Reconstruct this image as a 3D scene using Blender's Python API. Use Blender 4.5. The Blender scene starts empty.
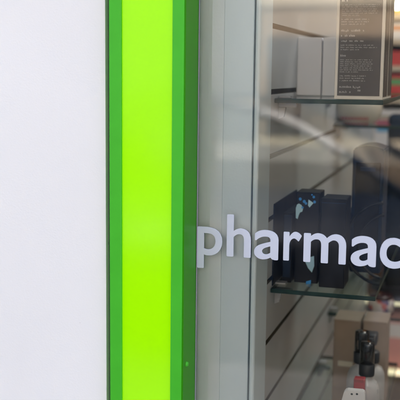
import bpy, bmesh, math, random
from mathutils import Vector, Matrix

random.seed(7)
S = bpy.context.scene
COL = S.collection

# ------------------------------------------------------------------ camera
F, CX, CY = 900.0, 200.0, 200.0                 # focal length and centre in photo pixels (400 x 400)
CAM = Vector((0.0, -1.30, 1.60))
d = Vector(((474 - CX) / F, (75 - CY) / F, 1.0)).normalized()        # world +Y (into the shop) seen by the lens
rr = -70.0 / F
dn = Vector((rr, -(d.x * rr + d.z) / d.y, 1.0)).normalized()          # world -Z seen by the lens
xx = dn.cross(d)                                                     # world +X
c_right = Vector((xx.x, d.x, -dn.x)); c_down = Vector((xx.y, d.y, -dn.y)); c_fwd = Vector((xx.z, d.z, -dn.z))
cam_data = bpy.data.cameras.new('camera')
cam_data.sensor_width = 36.0
cam_data.lens = F / 400.0 * 36.0
cam_data.clip_start = 0.05
cam_data.clip_end = 500.0
cam_data.dof.use_dof = True
cam_data.dof.focus_distance = 1.37
cam_data.dof.aperture_fstop = 4.6
cam = bpy.data.objects.new('camera', cam_data)
COL.objects.link(cam)
rot = Matrix((c_right, -c_down, -c_fwd)).transposed()
cam.matrix_world = Matrix.Translation(CAM) @ rot.to_4x4()
S.camera = cam

# ------------------------------------------------------------------ sky, sun, exposure
SUN_EL, SUN_AZ = math.radians(44), math.radians(20)      # azimuth from +Y (behind the shop) towards +X
w = bpy.data.worlds.new('World'); S.world = w; w.use_nodes = True
wn = w.node_tree
sky = wn.nodes.new('ShaderNodeTexSky'); sky.sky_type = 'NISHITA'; sky.sun_disc = False
sky.sun_elevation = SUN_EL; sky.sun_rotation = SUN_AZ
sky.air_density = 0.8; sky.dust_density = 6.0; sky.ozone_density = 0.3
wn.links.new(sky.outputs[0], wn.nodes['Background'].inputs[0])
wn.nodes['Background'].inputs[1].default_value = 0.15
sl = bpy.data.lights.new('sun', 'SUN'); sl.energy = 3.0; sl.angle = math.radians(0.6); sl.color = (1, 0.95, 0.87)
so = bpy.data.objects.new('sun', sl); COL.objects.link(so)
sdir = Vector((math.sin(SUN_AZ) * math.cos(SUN_EL), math.cos(SUN_AZ) * math.cos(SUN_EL), math.sin(SUN_EL)))
so.rotation_euler = sdir.to_track_quat('Z', 'Y').to_euler()
so.location = (0, 0, 30)
S.view_settings.view_transform = 'Standard'
S.view_settings.look = 'None'
S.view_settings.exposure = 2.55
S.view_settings.gamma = 1.0
S.render.engine = 'CYCLES'
S.cycles.max_bounces = 12
S.cycles.transparent_max_bounces = 24
S.cycles.use_denoising = True
S.cycles.sample_clamp_indirect = 6.0

# ------------------------------------------------------------------ pixel -> point on a real surface
def ray(px, py):
    return (c_right * ((px - CX) / F) + c_down * ((py - CY) / F) + c_fwd)
def atY(px, py, Y):
    v = ray(px, py); return CAM + v * ((Y - CAM.y) / v.y)
def atX(px, py, X):
    v = ray(px, py); return CAM + v * ((X - CAM.x) / v.x)
def atZ(px, py, Z):
    v = ray(px, py); return CAM + v * ((Z - CAM.z) / v.z)
D1 = 1.41
def RY(r):                       # depth given as a multiple of the distance to the front of the slatted wall
    return CAM.y + D1 * r

# ------------------------------------------------------------------ materials
MATS = {}
def mat(name, col, rough=0.5, var=0.06, scale=20.0, bump=0.0, bscale=200.0, metal=0.0, coat=0.0, emit=None, spec=0.5, trans=0.0, sub=0.0):
    if name in MATS: return MATS[name]
    m = bpy.data.materials.new(name); m.use_nodes = True
    nt = m.node_tree; b = nt.nodes['Principled BSDF']
    tc = nt.nodes.new('ShaderNodeTexCoord')
    n = nt.nodes.new('ShaderNodeTexNoise'); n.inputs['Scale'].default_value = scale; n.inputs['Detail'].default_value = 5
    nt.links.new(tc.outputs['Object'], n.inputs['Vector'])
    r = nt.nodes.new('ShaderNodeValToRGB')
    lo = [max(0, c * (1 - var)) for c in col]; hi = [min(1, c * (1 + var)) for c in col]
    r.color_ramp.elements[0].position = 0.3; r.color_ramp.elements[1].position = 0.7
    r.color_ramp.elements[0].color = (*lo, 1); r.color_ramp.elements[1].color = (*hi, 1)
    nt.links.new(n.outputs['Fac'], r.inputs['Fac']); nt.links.new(r.outputs['Color'], b.inputs['Base Color'])
    mr = nt.nodes.new('ShaderNodeMapRange')
    mr.inputs['To Min'].default_value = max(0.02, rough * 0.85); mr.inputs['To Max'].default_value = min(1, rough * 1.15)
    nt.links.new(n.outputs['Fac'], mr.inputs['Value']); nt.links.new(mr.outputs['Result'], b.inputs['Roughness'])
    b.inputs['Metallic'].default_value = metal
    b.inputs['Specular IOR Level'].default_value = spec
    b.inputs['Coat Weight'].default_value = coat; b.inputs['Coat Roughness'].default_value = 0.05
    if trans: b.inputs['Transmission Weight'].default_value = trans
    if sub:
        b.inputs['Subsurface Weight'].default_value = sub; b.inputs['Subsurface Scale'].default_value = 0.02
    if emit:
        b.inputs['Emission Color'].default_value = (*emit[:3], 1); b.inputs['Emission Strength'].default_value = emit[3]
    if bump:
        n2 = nt.nodes.new('ShaderNodeTexNoise'); n2.inputs['Scale'].default_value = bscale; n2.inputs['Detail'].default_value = 6
        nt.links.new(tc.outputs['Object'], n2.inputs['Vector'])
        bp = nt.nodes.new('ShaderNodeBump'); bp.inputs['Strength'].default_value = bump; bp.inputs['Distance'].default_value = 0.004
        nt.links.new(n2.outputs['Fac'], bp.inputs['Height']); nt.links.new(bp.outputs['Normal'], b.inputs['Normal'])
    MATS[name] = m
    return m

def glass_mat(name, ior=1.8, tint=(0.955, 0.97, 0.97), rough=0.0, refl=True):
    m = bpy.data.materials.new(name); m.use_nodes = True; nt = m.node_tree
    nt.nodes.remove(nt.nodes['Principled BSDF'])
    out = nt.nodes['Material Output']
    t = nt.nodes.new('ShaderNodeBsdfTransparent'); t.inputs[0].default_value = (*tint, 1)
    if refl:
        g = nt.nodes.new('ShaderNodeBsdfGlossy'); g.inputs['Roughness'].default_value = rough
        fr = nt.nodes.new('ShaderNodeFresnel'); fr.inputs['IOR'].default_value = ior
        mx = nt.nodes.new('ShaderNodeMixShader')
        nt.links.new(fr.outputs[0], mx.inputs[0]); nt.links.new(t.outputs[0], mx.inputs[1]); nt.links.new(g.outputs[0], mx.inputs[2])
        nt.links.new(mx.outputs[0], out.inputs['Surface'])
    else:
        nt.links.new(t.outputs[0], out.inputs['Surface'])
    MATS[name] = m
    return m

M_wall = mat('white_masonry_paint', (0.85, 0.835, 0.775), 0.85, 0.025, 2.5, 0.08, 420)
M_lime = mat('lime_acrylic', (0.35, 0.84, 0.0005), 0.12, 0.012, 3, 0.0, spec=0.28, emit=(0.30, 0.9, 0.0, 0.03))
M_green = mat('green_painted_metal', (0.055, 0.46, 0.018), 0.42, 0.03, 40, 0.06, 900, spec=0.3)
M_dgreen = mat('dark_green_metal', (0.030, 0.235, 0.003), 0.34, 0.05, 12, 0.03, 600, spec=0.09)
M_gasket = mat('black_rubber', (0.012, 0.03, 0.026), 0.6)
M_seal = mat('silicone_seal', (0.34, 0.32, 0.35), 0.5)
M_jamb = mat('offwhite_painted_board', (0.78, 0.87, 0.95), 0.45, 0.03, 9, 0.1, 120)
M_post = mat('powder_coated_frame', (0.70, 0.82, 0.90), 0.35, 0.02, 10, 0.05, 300)
M_slat = mat('slatwall_board', (0.45, 0.475, 0.50), 0.42, 0.04, 14, 0.06, 200)
M_groove = mat('groove_board', (0.10, 0.085, 0.07), 0.8, 0.2, 30)
M_vinyl = mat('white_vinyl', (0.57, 0.605, 0.67), 0.5, 0.02, 30)
M_glass = glass_mat('window_glass', 1.74)
def smear(m):
    nt = m.node_tree; out = nt.nodes['Material Output']; old = out.inputs['Surface'].links[0].from_socket
    tc = nt.nodes.new('ShaderNodeTexCoord'); mp = nt.nodes.new('ShaderNodeMapping'); mp.inputs['Scale'].default_value = (9, 9, 3); mp.inputs['Rotation'].default_value = (0, 0.5, 0)
    n = nt.nodes.new('ShaderNodeTexNoise'); n.inputs['Scale'].default_value = 2.2; n.inputs['Detail'].default_value = 8; n.inputs['Roughness'].default_value = 0.65
    nt.links.new(tc.outputs['Object'], mp.inputs[0]); nt.links.new(mp.outputs[0], n.inputs['Vector'])
    mr = nt.nodes.new('ShaderNodeMapRange'); mr.inputs['From Min'].default_value = 0.45; mr.inputs['From Max'].default_value = 0.8; mr.inputs['To Max'].default_value = 0.02
    nt.links.new(n.outputs['Fac'], mr.inputs['Value'])
    df = nt.nodes.new('ShaderNodeBsdfDiffuse'); df.inputs[0].default_value = (0.7, 0.7, 0.7, 1)
    mx = nt.nodes.new('ShaderNodeMixShader'); nt.links.new(mr.outputs[0], mx.inputs[0]); nt.links.new(old, mx.inputs[1]); nt.links.new(df.outputs[0], mx.inputs[2])
    nt.links.new(mx.outputs[0], out.inputs['Surface'])
smear(M_glass)
def specks(m, scale, size, dark):
    nt = m.node_tree; b = nt.nodes['Principled BSDF']; src = b.inputs['Base Color'].links[0].from_socket
    tc = nt.nodes.new('ShaderNodeTexCoord'); v = nt.nodes.new('ShaderNodeTexVoronoi'); v.inputs['Scale'].default_value = scale
    nt.links.new(tc.outputs['Object'], v.inputs['Vector'])
    sx = nt.nodes.new('ShaderNodeSeparateColor'); nt.links.new(v.outputs['Color'], sx.inputs[0])
    th = nt.nodes.new('ShaderNodeMath'); th.operation = 'MULTIPLY'; th.inputs[1].default_value = size; nt.links.new(sx.outputs[0], th.inputs[0])
    lt = nt.nodes.new('ShaderNodeMath'); lt.operation = 'LESS_THAN'; nt.links.new(v.outputs['Distance'], lt.inputs[0]); nt.links.new(th.outputs[0], lt.inputs[1])
    gt = nt.nodes.new('ShaderNodeMath'); gt.operation = 'GREATER_THAN'; gt.inputs[1].default_value = 0.72; nt.links.new(sx.outputs[1], gt.inputs[0])
    ml = nt.nodes.new('ShaderNodeMath'); ml.operation = 'MULTIPLY'; nt.links.new(lt.outputs[0], ml.inputs[0]); nt.links.new(gt.outputs[0], ml.inputs[1])
    m2 = nt.nodes.new('ShaderNodeMath'); m2.operation = 'MULTIPLY'; m2.inputs[1].default_value = dark; nt.links.new(ml.outputs[0], m2.inputs[0])
    mix = nt.nodes.new('ShaderNodeMix'); mix.data_type = 'RGBA'; mix.inputs['B'].default_value = (0.12, 0.11, 0.09, 1)
    nt.links.new(m2.outputs[0], mix.inputs['Factor']); nt.links.new(src, mix.inputs['A']); nt.links.new(mix.outputs['Result'], b.inputs['Base Color'])
specks(M_wall, 28, 0.10, 0.22)
specks(M_green, 60, 0.16, 0.25)
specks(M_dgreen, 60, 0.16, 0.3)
M_glass_back = glass_mat('window_glass_inner', refl=False, tint=(0.97, 0.985, 0.975))
M_sglass = glass_mat('shelf_glass', 1.5, (0.86, 0.93, 0.90))
M_sglass_back = glass_mat('shelf_glass_under', refl=False, tint=(0.95, 0.98, 0.965))
M_edge = mat('shelf_glass_edge', (0.008, 0.036, 0.032), 0.35, 0.3, 60, spec=0.3)
M_chrome = mat('bracket_metal', (0.55, 0.55, 0.56), 0.3, metal=0.8)
M_clear = mat('bracket_plastic', (0.35, 0.36, 0.38), 0.2)

# ------------------------------------------------------------------ builders
ORG = {}
def link(name, bm, material, parent=None, origin=None, smooth=False):
    """One mesh object from a bmesh in world coordinates, its origin at the middle of its base."""
    vs = [v.co for v in bm.verts]
    if origin is None:
        lo = [min(v[i] for v in vs) for i in range(3)]; hi = [max(v[i] for v in vs) for i in range(3)]
        origin = Vector(((lo[0] + hi[0]) / 2, (lo[1] + hi[1]) / 2, lo[2]))
    origin = Vector(origin)
    for v in bm.verts: v.co -= origin
    bmesh.ops.recalc_face_normals(bm, faces=bm.faces) if not getattr(bm, 'keep', False) else None
    me = bpy.data.meshes.new(name); bm.to_mesh(me); bm.free()
    if smooth:
        for p in me.polygons: p.use_smooth = True
    for m in (material if isinstance(material, (list, tuple)) else [material]): me.materials.append(m)
    o = bpy.data.objects.new(name, me); COL.objects.link(o)
    ORG[o.name] = origin
    if parent is not None:
        o.parent = parent; o.location = origin - ORG[parent.name]
    else:
        o.location = origin
    return o

def thing(name, label, cat, loc=(0, 0, 0), group=None):
    o = bpy.data.objects.new(name, None); COL.objects.link(o); o.location = loc; o.empty_display_size = 0.05
    ORG[o.name] = Vector(loc); o['label'] = label; o['category'] = cat
    if group: o['group'] = group
    return o
def tag(o, label, cat, group=None):
    o['label'] = label; o['category'] = cat
    if group: o['group'] = group
    return o

def add_box(bm, x0, x1, y0, y1, z0, z1, rz=0.0, bevel=0.0, seg=2, mi=0):
    b = bmesh.new()
    r = bmesh.ops.create_cube(b, size=1.0)
    c = Vector(((x0 + x1) / 2, (y0 + y1) / 2, (z0 + z1) / 2))
    for v in b.verts: v.co = Vector((v.co.x * (x1 - x0), v.co.y * (y1 - y0), v.co.z * (z1 - z0)))
    if bevel: bmesh.ops.bevel(b, geom=list(b.edges), offset=bevel, segments=seg, affect='EDGES', profile=0.5)
    M = Matrix.Translation(c) @ Matrix.Rotation(rz, 4, 'Z')
    for v in b.verts: v.co = M @ v.co
    for f in b.faces: f.material_index = mi
    me = bpy.data.meshes.new('tmp'); b.to_mesh(me); b.free(); bm.from_mesh(me); bpy.data.meshes.remove(me)
    return bm
def box(name, x0, x1, y0, y1, z0, z1, m, parent=None, rz=0.0, bevel=0.0, seg=2, smooth=False):
    bm = bmesh.new(); add_box(bm, x0, x1, y0, y1, z0, z1, rz, bevel, seg)
    return link(name, bm, m, parent, smooth=smooth)
def add_lathe(bm, c, prof, n=28, sx=1.0, sy=1.0):
    rings = []
    for (r, z) in prof:
        rings.append([bm.verts.new((c[0] + sx * r * math.cos(2 * math.pi * k / n), c[1] + sy * r * math.sin(2 * math.pi * k / n), c[2] + z)) for k in range(n)])
    for a, b in zip(rings, rings[1:]):
        for k in range(n):
            bm.faces.new((a[k], a[(k + 1) % n], b[(k + 1) % n], b[k]))
    bm.faces.new(rings[0][::-1]); bm.faces.new(rings[-1])
    return bm
def lathe(name, c, prof, m, parent=None, n=28, sx=1.0, sy=1.0):
    bm = bmesh.new(); add_lathe(bm, c, prof, n, sx, sy)
    return link(name, bm, m, parent, smooth=True)
def add_tube(bm, pts, r, n=8):
    pts = [Vector(p) for p in pts]; rings = []
    for i, p in enumerate(pts):
        t = (pts[min(i + 1, len(pts) - 1)] - pts[max(i - 1, 0)]).normalized()
        a = t.orthogonal().normalized() if i == 0 else (rings_a - t * rings_a.dot(t)).normalized()
        rings_a = a; b = t.cross(a)
        rings.append([bm.verts.new(p + (a * math.cos(2 * math.pi * k / n) + b * math.sin(2 * math.pi * k / n)) * r) for k in range(n)])
    for a, b in zip(rings, rings[1:]):
        for k in range(n): bm.faces.new((a[k], a[(k + 1) % n], b[(k + 1) % n], b[k]))
    bm.faces.new(rings[0][::-1]); bm.faces.new(rings[-1])
    return bm
def prism_xz(bm, pts, y0, y1):
    """Polygon in XZ given thickness along Y."""
    a = [bm.verts.new((x, y0, z)) for x, z in pts]; b = [bm.verts.new((x, y1, z)) for x, z in pts]
    bm.faces.new(a); bm.faces.new(b[::-1])
    for k in range(len(pts)):
        j = (k + 1) % len(pts); bm.faces.new((a[j], a[k], b[k], b[j]))
    return bm

# ------------------------------------------------------------------ measured places
SIDE_X = atY(197.3, 200, 0.0).x                       # where the sign box meets the window glass
fr = atY(183.5, 200, 0.0)                              # front right edge of the sign box lies on this ray
DEPTH = 0.075
for k in range(40):                                    # depth of the box such that its front edge is at SIDE_X
    v = ray(183.5, 200); DEPTH = -(CAM.y + v.y * ((SIDE_X - CAM.x) / v.x))
FY = -DEPTH                                            # front of the sign box
BOX_L = atY(109.3, 200, FY).x
WALL_Y = FY + 0.012
WALL_R = atY(105.8, 200, WALL_Y).x
XS = atY(266.5, 343, 0.11).x                           # face of the slatted display wall
print('SIDE_X', SIDE_X, 'DEPTH', DEPTH, 'BOX_L', BOX_L, 'XS', XS)
for p in ((274, 24), (271.4, 156), (266, 343), (266.7, 398.5), (297.5, 398.5)):
    q = atX(p[0], p[1], XS); print('groove', p, round(q.y, 3), round(q.z, 4))

# ================================================================== setting
def struct(o): o['kind'] = 'structure'; return o
M_asph = mat('asphalt', (0.05, 0.05, 0.053), 0.9, 0.25, 40, 0.5, 300, spec=0.08)
M_pave = mat('paving_concrete', (0.33, 0.31, 0.285), 0.85, 0.12, 6, 0.3, 120)
M_ground = mat('ground_soil', (0.20, 0.18, 0.15), 0.9, 0.2, 0.5)
struct(box('ground', -200, 200, -200, 200, -0.5, -0.16, M_ground))
struct(box('road', -60, 60, -15.0, -3.2, -0.4, -0.12, M_asph))
struct(box('parking_lane', -3.9, 40, -15.0, -12.4, -0.3, -0.116, mat('tan_concrete', (0.42, 0.32, 0.22), 0.85, 0.1, 2, spec=0.2)))
pv = struct(box('pavement', -60, 60, -3.2, 0.05, -0.4, -0.02, M_pave))
pv2 = struct(box('pavement', -60, 60, -19.0, -15.0, -0.4, -0.02, M_pave))
for nm, y0, p in (('kerb', -3.35, pv), ('kerb', -15.0, pv2)):
    box('kerb', -60, 60, y0, y0 + 0.15, -0.4, 0.0, M_pave, p)
slabm = None
for (ya, yb, par) in ((-3.19, 0.0, pv),):
    nx, ny = 20, 5
    sx, sy = 0.62, (yb - ya) / ny
    for i in range(nx):
        for j in range(ny):
            if slabm is None:
                s0 = box('paving_slab', 0.006, sx - 0.006, 0.006, sy - 0.006, 0, 0.022, M_pave, None, bevel=0.004, seg=1)
                slabm = s0.data; bpy.data.objects.remove(s0)
            o = bpy.data.objects.new('paving_slab', slabm); COL.objects.link(o); o.parent = par
            o.location = Vector((-6.2 + (i + 0.5) * sx, ya + (j + 0.5) * sy, -0.021 + random.uniform(0, 0.002))) - ORG[par.name]

# ------------------------------------------------------------------ the pharmacy building
M_int = mat('interior_plaster', (0.60, 0.55, 0.48), 0.8, 0.03, 4)
M_floor = mat('interior_floor', (0.36, 0.32, 0.27), 0.4, 0.12, 3)
M_roof = mat('roof_felt', (0.12, 0.12, 0.12), 0.9)
WIN_R, WIN_B, WIN_T, TOP = 2.30, 0.30, 2.75, 3.9
bld = thing('pharmacy_building', 'white rendered shop front wall beside the lime green sign strip', 'building', (0, 3, 0))
box('front_wall', -9.0, WALL_R, WALL_Y, 0.25, -0.1, TOP, M_wall, bld)
box('front_wall', WIN_R + 0.08, 10.0, WALL_Y, 0.25, -0.1, TOP, M_wall, bld)
box('front_wall', WALL_R, WIN_R + 0.08, WALL_Y + 0.02, 0.25, WIN_T + 0.06, TOP, M_wall, bld)
box('stall_riser', WALL_R, WIN_R + 0.08, WALL_Y + 0.02, 0.12, -0.1, WIN_B - 0.03, M_wall, bld)
box('rear_wall', -9.0, 10.0, 7.0, 7.2, -0.1, TOP, M_int, bld)
box('party_wall', -9.0, -8.8, 0.251, 6.999, -0.1, TOP, M_int, bld)
box('party_wall', 9.8, 10.0, 0.251, 6.999, -0.1, TOP, M_int, bld)
box('floor', -8.79, 9.79, 0.121, 6.998, -0.1, 0.0, M_floor, bld)
box('ceiling', -8.79, 9.79, 0.252, 6.998, 2.85, 2.95, M_int, bld)
box('roof', -9.2, 10.2, -0.25, 7.3, TOP + 0.001, TOP + 0.2, M_roof, bld)
box('partition', XS - 0.10, XS - 0.035, 1.9, 6.99, 0.001, 2.849, M_int, bld)
box('partition', SIDE_X - 0.2, SIDE_X - 0.051, 0.03, 0.25, WIN_B, WIN_T + 0.05, M_int, bld)

# ------------------------------------------------------------------ the green sign box
sg = thing('sign_box', 'tall lime green sign box with green metal frame beside the window', 'sign', ((BOX_L + SIDE_X) / 2, FY / 2, 0.25))
SZ0, SZ1 = 0.28, 3.1
pl = atY(122.3, 200, FY + 0.004).x; pr = atY(172.0, 200, FY + 0.004).x
box('frame_rail', BOX_L, pl, FY, FY + 0.03, SZ0, SZ1, M_green, sg, bevel=0.0012)
box('frame_rail', pr, SIDE_X - 0.0012, FY, FY + 0.03, SZ0, SZ1, M_green, sg, bevel=0.0012)
box('frame_rail', pl, pr, FY + 0.0005, FY + 0.03, SZ0, SZ0 + 0.02, M_green, sg)
box('frame_rail', pl, pr, FY + 0.0005, FY + 0.03, SZ1 - 0.02, SZ1, M_green, sg)
box('lime_panel', pl - 0.003, pr + 0.003, FY + 0.004, FY + 0.010, SZ0 + 0.02, SZ1 - 0.02, M_lime, sg)
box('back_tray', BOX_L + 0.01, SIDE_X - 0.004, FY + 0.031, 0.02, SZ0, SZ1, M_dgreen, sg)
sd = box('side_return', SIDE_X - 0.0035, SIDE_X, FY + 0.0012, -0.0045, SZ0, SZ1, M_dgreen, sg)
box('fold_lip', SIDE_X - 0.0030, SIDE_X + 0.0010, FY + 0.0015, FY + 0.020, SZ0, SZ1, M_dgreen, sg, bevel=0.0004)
s = atX(185.8, 364, SIDE_X)
bm = bmesh.new()
bmesh.ops.create_cone(bm, cap_ends=True, segments=16, radius1=0.0042, radius2=0.0028, depth=0.003,
                      matrix=Matrix.Translation((SIDE_X + 0.0022, s.y, s.z)) @ Matrix.Rotation(math.pi / 2, 4, 'Y'))
link('screw_head', bm, M_green, sd, smooth=False)
box('gasket', WALL_R + 0.0005, BOX_L - 0.0004, WALL_Y + 0.012, WALL_Y + 0.05, SZ0, SZ1, M_gasket, sg)

# ------------------------------------------------------------------ shop window: glass with vinyl letters, jamb boards, post
win = thing('shop_window', 'shop window with white vinyl lettering reading pharmacy', 'window', ((SIDE_X + WIN_R) / 2, 0.0, WIN_B))
bm = bmesh.new(); add_box(bm, SIDE_X + 0.0005, WIN_R, 0.0, 0.008, WIN_B, WIN_T)
bm.normal_update()
for f_ in bm.faces: f_.material_index = 0 if f_.normal.y < -0.5 else 1
pane = link('glass_pane', bm, [M_glass, M_glass_back], win)
box('glazing_seal', SIDE_X + 0.0003, SIDE_X + 0.0012, -0.0030, -0.0004, WIN_B, WIN_T, M_seal, win)
box('sill', WALL_R + 0.01, WIN_R + 0.08, -0.06, 0.12, WIN_B - 0.03, WIN_B - 0.001, M_post, win, bevel=0.003)
box('window_head', SIDE_X + 0.001, WIN_R + 0.079, -0.045, 0.06, WIN_T + 0.001, WIN_T + 0.059, M_post, win, bevel=0.003)
box('window_jamb', WIN_R + 0.001, WIN_R + 0.079, -0.045, 0.06, WIN_B, WIN_T, M_post, win, bevel=0.003)
jx1 = atY(222.0, 200, 0.018).x; jx2 = atY(250.8, 200, 0.016).x
box('jamb_board', SIDE_X - 0.05, jx1 + 0.001, 0.0185, 0.052, WIN_B, WIN_T, M_jamb, win)
box('jamb_board', jx1, jx2, 0.0160, 0.0515, WIN_B, WIN_T, M_post, win, bevel=0.0015, seg=3)
px0 = jx2 + 0.0025
box('window_post', px0, XS + 0.002, 0.014, 0.098, WIN_B, WIN_T, M_post, win, bevel=0.0035, seg=3)
box('post_back', jx1 + 0.03, px0 + 0.003, 0.053, 0.09, WIN_B, WIN_T, M_gasket, win)

# letters: outlines of the word in the photograph, each fitted to its measured place on the glass
base_z = atY(310, 262.0, 0).z
xh = atY(292, 231.9, 0).z - atY(292, 260.6, 0).z
LET = [('p', 197.6, 222.4), ('h', 226.9, 251.0), ('a', 254.3, 278.6), ('r', 283.6, 301.6), ('m', 303.8, 346.4), ('a', 351.2, 376.6), ('c', 380.2, 402.5), ('y', 404.0, 430.0)]
dg = None
def glyph(ch):
    c = bpy.data.curves.new('glyph', 'FONT'); c.body = ch; c.offset = 0.0; c.resolution_u = 6
    o = bpy.data.objects.new('glyph', c); COL.objects.link(o)
    bpy.context.view_layer.update()
    me = bpy.data.meshes.new_from_object(o.evaluated_get(bpy.context.evaluated_depsgraph_get()))
    bpy.data.objects.remove(o); return me
ref = glyph('x'); XH = max(v.co.y for v in ref.vertices) - min(v.co.y for v in ref.vertices)
y_off = min(v.co.y for v in ref.vertices)
for ch, a, b in LET:
    me = glyph(ch)
    if ch == 'a':                                   # straight stem, no tail
        lim = max(v.co.x for v in me.vertices if 0.30 * XH < v.co.y < 0.7 * XH)
        for v in me.vertices: v.co.x = min(v.co.x, lim)
    xs = [v.co.x for v in me.vertices]; gx0, gx1 = min(xs), max(xs)
    A = atY(a, 244, 0).x; B = atY(b, 244, 0).x
    bm = bmesh.new()
    W = 0.0125                                      # half of the added stroke weight, in font units
    for k in range(13):
        ox, oy = (0, 0) if k == 12 else (W * math.cos(k * math.pi / 6), W * math.sin(k * math.pi / 6))
        b2 = bmesh.new(); b2.from_mesh(me)
        for v in b2.verts:
            u = (v.co.x + ox - gx0 + W) / (gx1 - gx0 + 2 * W)
            v.co = Vector((A + u * (B - A), -0.0012 - 0.00003 * k, base_z + (v.co.y + oy - y_off + W) * xh / (XH + 2 * W)))
        r = bmesh.ops.extrude_face_region(b2, geom=list(b2.faces))
        for v in [g for g in r['geom'] if isinstance(g, bmesh.types.BMVert)]: v.co.y = -0.0003
        tm = bpy.data.meshes.new('tmp'); b2.to_mesh(tm); b2.free(); bm.from_mesh(tm); bpy.data.meshes.remove(tm)
    for f_ in bm.faces: f_.smooth = False
    link('letter', bm, M_vinyl, pane)

# ------------------------------------------------------------------ slatted display wall
PITCH = 0.0
g1 = atX(271.4, 156, XS).z; g2 = atX(266, 343, XS).z
PITCH = (g1 - g2) / 3.0
G_H = 0.0085
SW0, SW1 = 0.10, 1.62
sw = thing('slatwall', 'pale grey slatted display wall running back behind the window post', 'display wall', (XS, 0.9, 0.001))
box('backing_board', XS - 0.030, XS - 0.012, SW0, SW1, 0.002, 2.84, M_groove, sw)
k = 0
z = g1 + PITCH * 11
while z > 0.1:
    za, zb = z - PITCH + G_H / 2, z - G_H / 2
    if za < 2.83 and zb > 0.02:
        o = box('slat', XS - 0.0119, XS, SW0, SW1, max(za, 0.003), min(zb, 2.84), [M_slat, M_groove], sw)
        for p_ in o.data.polygons: p_.material_index = 1 if abs(p_.normal.z) > 0.5 else 0
    z -= PITCH
box('end_trim', XS - 0.030, XS + 0.001, SW1 + 0.0005, SW1 + 0.02, 0.002, 2.84, M_post, sw)

# ------------------------------------------------------------------ glass shelves on the slatted wall
SH_R = atY(383, 102, 0.125).x
def shelf(zt, y0, y1, label, th=0.0072, xr=None, brackets=2):
    xr = xr or SH_R
    t = thing('glass_shelf', label, 'shelf', (XS + 0.05, (y0 + y1) / 2, zt - th), 'glass shelves on the slatted wall')
    bm = bmesh.new(); add_box(bm, XS + 0.0015, xr, y0, y1, zt - th, zt, bevel=0.0006, seg=1)
    bm.normal_update()
    for f_ in bm.faces: f_.material_index = 0 if f_.normal.z > 0.9 else (1 if f_.normal.z < -0.9 else 2)
    link('shelf_pane', bm, [M_sglass, M_sglass_back, M_edge], t)
    for q in range(brackets):
        yy = y0 + 0.035 + q * (y1 - y0 - 0.09)
        br = box('bracket', XS + 0.0005, XS + 0.030, yy, yy + 0.012, zt - th - 0.008, zt - th - 0.0005, M_clear, t, bevel=0.001)
        bm = bmesh.new()
        prism_xz(bm, [(XS + 0.0008, zt - th - 0.0085), (XS + 0.012, zt - th - 0.0085), (XS + 0.009, zt - th - 0.024), (XS + 0.0008, zt - th - 0.028)], yy + 0.001, yy + 0.011)
        link('bracket_lug', bm, M_clear, br)
        box('bracket_clip', XS + 0.0006, XS + 0.020, yy - 0.002, yy + 0.014, zt + 0.0004, zt + 0.0030, M_clear, br, bevel=0.0006)
    return t
Z1 = atY(320, 99.2, 0.125).z
Z2 = atY(320, 292.5, 0.125).z
Z3 = atX(327, 312.5, XS).z; Y3 = atX(327, 312.5, XS).y
q5 = atX(309, 379, XS); Z5 = q5.z
Z4 = atY(364, 125, Y3).z
print('shelves', Z1, Z2, Z3, Y3, Z5, Z4)
YB = Y3 - 0.06
shelf(Z1, 0.125, YB, 'glass shelf with dark green edge carrying the tall brown carton')
shelf(Z2, 0.125, YB, 'glass shelf just below the lettering carrying dark boxes')
shelf(Z5, 0.130, YB, 'lowest glass shelf in front, holding spray bottles and brown cartons')
shelf(Z3, Y3, Y3 + 0.52, 'farther back glass shelf holding the floral tin, above the brown cartons')
shelf(Z4, Y3, Y3 + 0.52, 'farther back glass shelf holding the cream tub with red print')
exec_after = []

# ------------------------------------------------------------------ goods
def pbox(name, x0, x1, yt, zb, r, depth, m, parent=None, bevel=0.0015, rz=0.0):
    Y = RY(r); ym = yt + 20
    a = atY(x0, ym, Y).x; b = atY(x1, ym, Y).x; zt = atY((x0 + x1) / 2, yt, Y).z
    return box(name, a, b, Y, Y + depth, zb, zt, m, parent, rz=rz, bevel=bevel), (a, b, Y, zb, zt)

def print_lines(name, a, b, Y, z0, z1, m, parent, rows, seed=0, axis='x'):
    """Rows of tiny printed words as flat raised flecks joined in one part."""
    R = random.Random(seed); bm = bmesh.new()
    for (t, h, indent, fill) in rows:
        z = z1 - t * (z1 - z0); x = a + indent * (b - a); end = a + fill * (b - a)
        while x < end:
            wl = R.uniform(1.5, 8.5) * h * 0.62
            xe = min(x + wl, end)
            n = max(1, int((xe - x) / (h * 0.62)))
            for i in range(n):
                xa = x + i * h * 0.62; zz = z - (0.2 * h if R.random() < 0.12 else 0)
                hh = h * R.choice((0.62, 0.62, 0.62, 0.9)); wd = h * R.uniform(0.36, 0.5); st = 0.15 * h
                kind = R.randrange(5)            # a tiny letter out of upright and level strokes
                parts = [(0, st, 0, hh)]
                if kind in (0, 1, 3): parts.append((wd - st, wd, 0, h * 0.62))
                if kind in (0, 2, 4): parts.append((st, wd, 0, st))
                if kind in (0, 1, 2): parts.append((st, wd - st, h * 0.62 - st, h * 0.62))
                if kind == 2: parts.append((st, wd, h * 0.27, h * 0.27 + st))
                for (u0, u1, w0, w1) in parts:
                    bm.faces.new([bm.verts.new(p) for p in ((xa + u0, Y, zz + w0), (xa + u1, Y, zz + w0), (xa + u1, Y, zz + w1), (xa + u0, Y, zz + w1))])
            x = xe + h * 0.5
    o = link(name, bm, m, parent); o['kind'] = 'stuff'
    return o

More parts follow.
